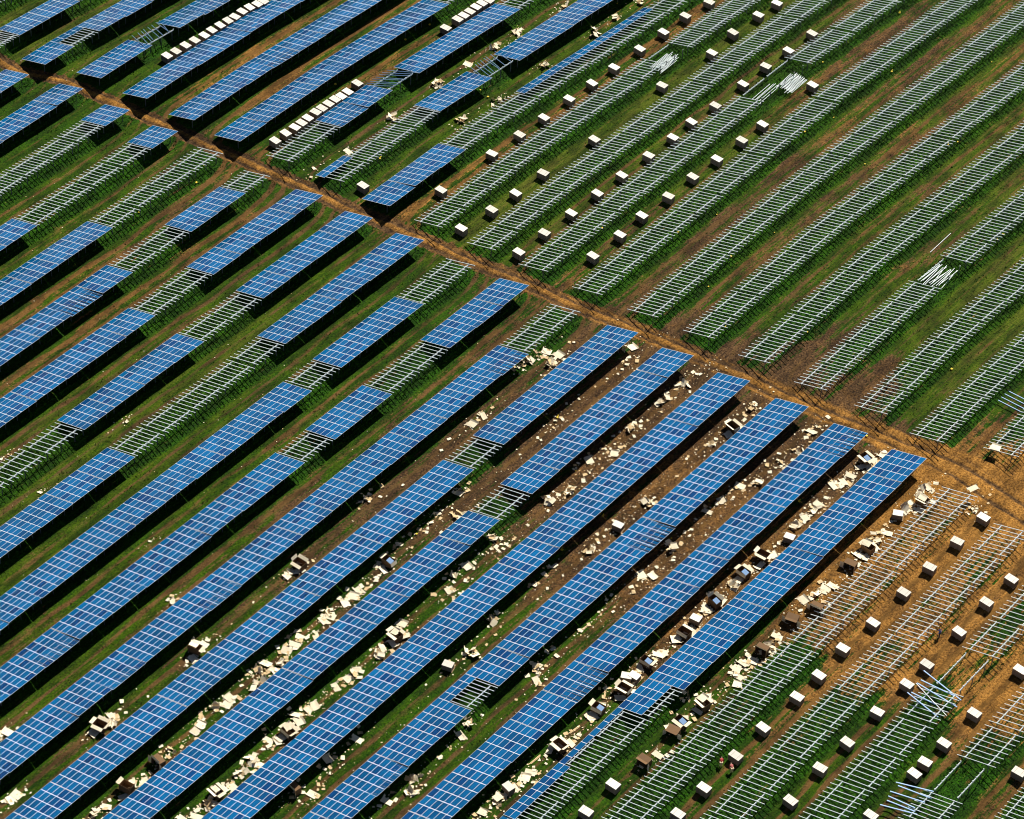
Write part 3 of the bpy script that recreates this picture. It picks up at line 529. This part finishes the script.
ADJ = {'s': 'flattened cream carton', 'q': 'torn cardboard piece', 'o': 'emptied open dark carton', 'u': 'open carton with shiny module',
       'h': 'heap of crumpled cardboard', 'b': 'closed carton among litter', 'p': 'long brown cardboard strip'}
GRP = {'s': 'flattened cartons', 'q': 'torn cardboard pieces', 'o': 'opened cartons', 'u': 'opened cartons with modules', 'h': 'cardboard heaps', 'b': 'cartons among litter', 'p': 'cardboard strips'}
NMS = {'s': 'flattened_carton', 'q': 'cardboard_piece', 'o': 'open_carton', 'u': 'open_carton', 'h': 'cardboard_heap', 'b': 'carton', 'p': 'cardboard_strip'}
for it, side, k, n in order(DEBRIS):
    kd, x, y = it; z = gz(x, y); lab = f"{ADJ[kd]}, {ORD[n]} from the track, {lane_name(side, k)}"; rz = random.uniform(-.5, .5)
    if kd in 'sqp':
        me = random.choice(SH) if kd == 's' else random.choice(SMALL) if kd == 'q' else ME_plank
        if kd == 'p': rz += 1.2*math.pi/2
        o = thing(NMS[kd], lab, 'cardboard', (x, y, z+.03), rz if kd != 'q' else random.uniform(0, 6.2), GRP[kd], me)
        o.rotation_euler = (random.gauss(0, .06), random.gauss(0, .08), o.rotation_euler.z)
    elif kd == 'b':
        r = thing('carton', lab, 'carton', (x, y, z), rz, GRP[kd]); part('pallet', ME_pal, r); part('carton_body', ME_cb[0], r, scale=(.95, .85, .85)); part('carton_lid', ME_cl[0], r, (0, 0, 0), (0, 0, 0), (.95, .85, .85))
    elif kd in 'ou':
        r = thing('open_carton', lab, 'carton', (x, y, z), rz*.5, GRP[kd]); part('carton_body', ME_ob, r)
        if kd == 'o' and random.random() < .25: r.rotation_euler = (0, -random.choice((1.5, 1.62)), rz*.6); r.location.z += .58; r.location.x += .5
        for (dx_, dy_, a) in ((1, 0, -90), (-1, 0, 90), (0, 1, 0), (0, -1, 180)):
            if random.random() < .2: continue
            me = FL[(1, 0)] if dx_ else FL[(0, 1)]
            lift = random.choice((-1.3, -.2, .1, .5, 1.2))+random.uniform(-.15, .15); part('flap', me, r, (dx_*.58, dy_*.85, 1.05), Euler((lift, 0, math.radians(a)), 'XYZ'))
        if r.rotation_euler.y == 0 and kd == 'o' and random.random() < .7: part('loose_sheet', random.choice(SH), r, (random.uniform(-.2, .3), random.uniform(.1, .5), 1.08), (random.uniform(-.1, .1), random.uniform(-.25, .1), random.uniform(-.2, .2)), (.95, .8, 1))
        if kd == 'u': part('shiny_module', ME_shiny, r, (0, -.1, 1.0), (.25, -.1, 0))
        for dx_, dy_ in ((random.uniform(.9, 1.3), random.uniform(-.8, .8)), (random.uniform(-1.5, -1.0), random.uniform(-.6, .6))):
            if kd == 'u' or r.rotation_euler.y == 0: part('loose_sheet', random.choice(SH), r, (dx_, dy_, .05), (0, .1, random.uniform(0, 3)))
    else:
        r = thing('cardboard_heap', lab, 'cardboard heap', (x, y, z), 0, GRP[kd])
        for i in range(random.randint(5, 8)):
            me = random.choice(SH+SHK+SMALL); s_ = random.uniform(.5, .85)
            part('cardboard_sheet', me, r, (random.gauss(0, .5), random.gauss(0, .4), .05+i*.06), (random.gauss(0, .35), random.gauss(0, .4), random.uniform(0, 6.2)), (s_, s_, s_))

# countless scraps of torn cardboard between the panel rows
def scraps():
    r = np.random.RandomState(11); q = MB(); D = [(kd, x, y) for kd, x, y in DEBRIS]
    v = []; f = []; mi = []
    def scrap(x, y, s):
        a = r.rand()*6.283; n = len(v); z = gz(x, y)+.02; m = 0 if r.rand() < .6 else 1
        pts = [(-1, -.6), (.9, -.7), (1, .5), (-.7, .8)]; tz = [r.uniform(0, .5)*s for _ in range(4)]
        P = [(x+s*(px*math.cos(a)-py*math.sin(a)), y+s*(px*math.sin(a)+py*math.cos(a)), z+tz[i]) for i, (px, py) in enumerate(pts)]
        v.extend([(a_, b_, c_+.012) for a_, b_, c_ in P]+P)
        for fc in BF: pass
        f.extend([(n, n+1, n+2, n+3), (n+4, n+7, n+6, n+5), (n, n+4, n+5, n+1), (n+1, n+5, n+6, n+2), (n+2, n+6, n+7, n+3), (n+3, n+7, n+4, n)]); mi.extend([m]*6)
    for kd, x, y in D:
        for _ in range(r.randint(6, 18)): scrap(x+r.normal(0, 2.0), y+r.normal(0, .7), r.uniform(.04, .15))
        if lane_of(x, y)[0] == 'L' and y < 12:
            for _ in range(r.randint(2, 7)): scrap(x+r.normal(0, 1.5), y+r.normal(0, .6), r.uniform(.18, .42))
    for _ in range(2600):
        k = r.choice([-5, -4, -3, -2, -1, 0], p=[.2, .2, .2, .2, .15, .05]); x = r.uniform(-85, 30); 
        if k in (-1, 0) and x > 10 and r.rand() < .5: continue
        if r.rand() > gat(soil, np.array([x]), np.array([ROW_Y[k]+1.5]))[0]*.8+.15: continue
        scrap(x, ROW_Y[k]+r.uniform(-.3, 3.6), r.uniform(.03, .10) if r.rand() < .88 else r.uniform(.12, .30))
    for _ in range(150): 
        k = r.randint(1, 13); scrap(r.uniform(-70, 15), ROW_Y[k]+r.uniform(0, 3.4), r.uniform(.04, .09))
    me = mesh('cardboard_scraps', v, f, [M_sheet, M_kraft], mi); o = bpy.data.objects.new('cardboard_scraps', me); link(o); o['kind'] = 'stuff'
scraps()
# ---------------------------------------------------------------- loose beams
q = MB(); q.box(-3.0, 3.0, -.035, .035, 0, .09); ME_beam = q.build('steel_beam', [M_steel])
q = MB(); q.box(-3.0, 3.0, -.055, .055, 0, .11); ME_beam2 = q.build('steel_beam', [M_steel_sky])
def beam(label, grp, x, y, z, rz, ry=0.0, me=None):
    o = thing('steel_beam', label, 'beam', (x, y, z), 0, grp, me or ME_beam); o.rotation_euler = Euler((0, ry, rz), 'XYZ'); return o
def pile(x, y, n, wid, lab, spread, rz0, length=1.0):
    for i in range(n):
        o = beam(lab, lab, x+random.gauss(0, .35), y+(i/(n-1)-.5)*wid, .75+.12*(i % 3)+random.uniform(0, .05), rz0+random.gauss(0, spread), random.gauss(0, .02)); o.scale = (length, 1, 1)
pile(81.2, 33.6, 16, 2.3, 'white beam in the bundle in the gap beside the brown rutted lane', .03, .03, .8)
pile(90.8, 14.5, 20, 2.8, 'white beam in the thick bundle near the top edge', .03, .02, .75)
pile(86.0, 16.2, 5, 1.5, 'white beam in the thin bundle left of the thick bundle', .02, .02, .9)
pile(66.4, -30.8, 14, 3.2, 'white beam in the fanned bundle in the gap at the right', .08, -.05, .85)
for x, y, a, L_ in [(-3.7,-77.8,-99,6.8),(-4.5,-77.6,-83,5.1),(-5.6,-78.2,-90,6.4),(-7.3,-77.1,-84,3.6),(-8.3,-77.7,-99,5.6)]:
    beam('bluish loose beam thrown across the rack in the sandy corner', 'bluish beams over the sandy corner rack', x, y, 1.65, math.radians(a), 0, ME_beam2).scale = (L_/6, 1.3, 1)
beam('white loose beam lying steeply across the rack in the sandy corner', None, -6.9, -78.1, 1.85, math.radians(-108)).scale = (1.1, 1, 1)
for x, y, a, L_ in [(-20.2,-84.5,-67,5.0),(-20.9,-85.0,-76,4.7),(-22.2,-84.7,-72,4.7),(-23.4,-84.6,-80,3.8),(-24.0,-84.9,-77,3.9),(-24.7,-85.0,-68,4.9)]:
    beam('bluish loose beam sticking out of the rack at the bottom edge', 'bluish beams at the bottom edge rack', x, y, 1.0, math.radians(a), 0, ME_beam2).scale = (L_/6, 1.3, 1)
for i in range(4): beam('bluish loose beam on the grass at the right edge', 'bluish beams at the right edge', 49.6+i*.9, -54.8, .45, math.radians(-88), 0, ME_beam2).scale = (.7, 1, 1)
beam('single white beam lying in the lane at the right', None, 74.2, -26.2, .1, .02)

# boards on racks
o = thing('cardboard_sheet', 'white sheet lying on the lowest upper rack end by the track', 'cardboard', (39.9, -58.3, 1.35), .3, None, SH[0])
o = thing('cardboard_sheet', 'white sheet lying at the top end of the first bare rack', 'cardboard', (30.2, -60.6, 1.9), 1.2, None, SH[3])

# ---------------------------------------------------------------- people
def skinned(name, verts, edges, radii, m, parent):
    me = bpy.data.meshes.new(name); me.from_pydata(verts, edges, []); me.materials.append(m)
    o = bpy.data.objects.new(name, me); link(o, parent)
    sk = o.modifiers.new('skin', 'SKIN'); me.skin_vertices.new(name='s') if not me.skin_vertices else None
    for i, r_ in enumerate(radii): me.skin_vertices[0].data[i].radius = (r_, r_)
    me.skin_vertices[0].data[0].use_root = True
    sb = o.modifiers.new('sub', 'SUBSURF'); sb.levels = 1; sb.render_levels = 1
    return o
def person(label, loc, rz, jacket, trousers, hair, bend=0.0, arms=0.3):
    r = thing('person', label, 'person', loc, rz, None)
    c, s = math.cos(bend), math.sin(bend); hip = .92
    def up_(x, y, z): return (x*c+(z-hip)*s, y, hip+(z-hip)*c-x*s)
    J = {'pel': (0, 0, .95), 'sp': up_(0, 0, 1.18), 'ch': up_(0, 0, 1.38), 'nk': up_(0, 0, 1.52), 'hd': up_(.02, 0, 1.66), 'tp': up_(.02, 0, 1.72)}
    V = [J['pel'], J['sp'], J['ch'], J['nk'], J['hd'], J['tp']]; E = [(0, 1), (1, 2), (2, 3), (3, 4), (4, 5)]; Rr = [.15, .14, .15, .055, .105, .08]
    arm = {}
    for sd in (-1, 1):
        sh = up_(0, .19*sd, 1.42); el = up_(.10+arms*.3, .26*sd, 1.14); wr = up_(.22+arms*.5, .24*sd, .95+arms*.12)
        n = len(V); V += [sh, el, wr]; E += [(2, n), (n, n+1), (n+1, n+2)]; Rr += [.065, .045, .03]; w_ = Vector(wr)
        palm = w_+Vector((.05, 0, -.05)); m_ = len(V); V.append(tuple(palm)); E.append((n+2, m_)); Rr.append(.035)
        for f_ in range(5):
            a = (f_-2)*.022; ln = (.06, .075, .08, .072, .055)[f_]
            tip = palm+Vector((.03+.01*f_, a*1.2, -ln)); V.append(tuple(tip)); E.append((m_, len(V)-1)); Rr.append(.009)
        arm[sd] = (sh, el, wr)
        hp = (0, .10*sd, .90); kn = (.05, .11*sd, .49); an = (0.0, .12*sd, .09); to = (.16, .13*sd, .04)
        n = len(V); V += [hp, kn, an, to]; E += [(0, n), (n, n+1), (n+1, n+2), (n+2, n+3)]; Rr += [.09, .06, .042, .035]
        arm[sd] += (hp, kn, an)
    skinned('body', V, E, Rr, M_skin, r)
    V = [J['pel'], J['sp'], J['ch'], tuple((Vector(J['ch'])*.35+Vector(J['nk'])*.65))]; E = [(0, 1), (1, 2), (2, 3)]; Rr = [.175, .165, .175, .10]
    for sd in (-1, 1):
        sh, el, wr = arm[sd][:3]; n = len(V); V += [sh, el, tuple(Vector(el).lerp(Vector(wr), .85))]; E += [(2, n), (n, n+1), (n+1, n+2)]; Rr += [.085, .065, .05]
    skinned('jacket', V, E, Rr, jacket, r)
    V = [(0, 0, .93)]; E = []; Rr = [.168]
    for sd in (-1, 1):
        hp, kn, an = arm[sd][3:]; n = len(V); V += [hp, kn, (an[0], an[1], an[2]+.02)]; E += [(0, n), (n, n+1), (n+1, n+2)]; Rr += [.11, .085, .07]
    skinned('trousers', V, E, Rr, trousers, r)
    h0 = Vector(J['tp']); skinned('hair', [tuple(h0), tuple(h0+Vector((-.05*c, 0, .02)))], [(0, 1)], [.10, .09], hair, r)
    for sd in (-1, 1):   # eyes and ears
        q = MB(); p = up_(.115, .038*sd, 1.66); q.box(p[0]-.01, p[0]+.01, p[1]-.012, p[1]+.012, p[2]-.008, p[2]+.008); part('eye', q.build('eye', [M_dark]), r)
    q = MB(); p = up_(.125, 0, 1.63); q.box(p[0]-.02, p[0]+.02, p[1]-.013, p[1]+.013, p[2]-.02, p[2]+.02); part('nose', q.build('nose', [M_skin]), r)
    return r
M_dark = mat('dark_eye', (.02, .02, .02), .4)
M_blue = mat('blue_jacket', (.05, .12, .45), .8); M_red = mat('red_jacket', (.42, .025, .03), .8); M_pink = mat('faded_red_shirt', (.42, .10, .09), .8)
M_jean = mat('dark_trousers', (.03, .035, .06), .85); M_beige = mat('beige_trousers', (.62, .48, .30), .85); M_hair = mat('brown_hair', (.07, .04, .02), .7)
person('person in a blue jacket standing by the second bare rack', (4.7, -72.0, gz(4.7, -72)), 2.2, M_blue, M_jean, M_hair)
person('person in a dark red jacket bending over behind a carton', (-33.4, -62.9, gz(-33.4, -62.9)), .6, M_red, M_beige, M_hair, 1.1, .6)
person('person in a faded red shirt bending beside the dark red one', (-33.3, -64.6, gz(-33.3, -64.6)), .9, M_pink, M_beige, M_hair, 1.2, .7)

M_yellow = mat('yellow_flowers', (.75, .55, .04), .8)
def yellow():
    r = np.random.RandomState(3); q = MB()
    for _ in range(70):
        k = r.choice([-4, -3, -2, -1, 0, 1, 2, 6, 8, 12]); x = r.uniform(30, 125) if r.rand() < .8 else r.uniform(-30, 20); y = row_y(k, x)-r.uniform(3.5, 6.8); z = gz(x, y); e = r.uniform(.07, .16)
        q.box(x-e, x+e, y-e, y+e, z+.1, z+.1+e)
        if r.rand() < .4: q.box(x+.3, x+.3+e, y+.1, y+.1+e, z+.1, z+.1+e)
    o = bpy.data.objects.new('yellow_wildflowers', q.build('yellow_wildflowers', [M_yellow])); link(o); o['kind'] = 'stuff'
yellow()
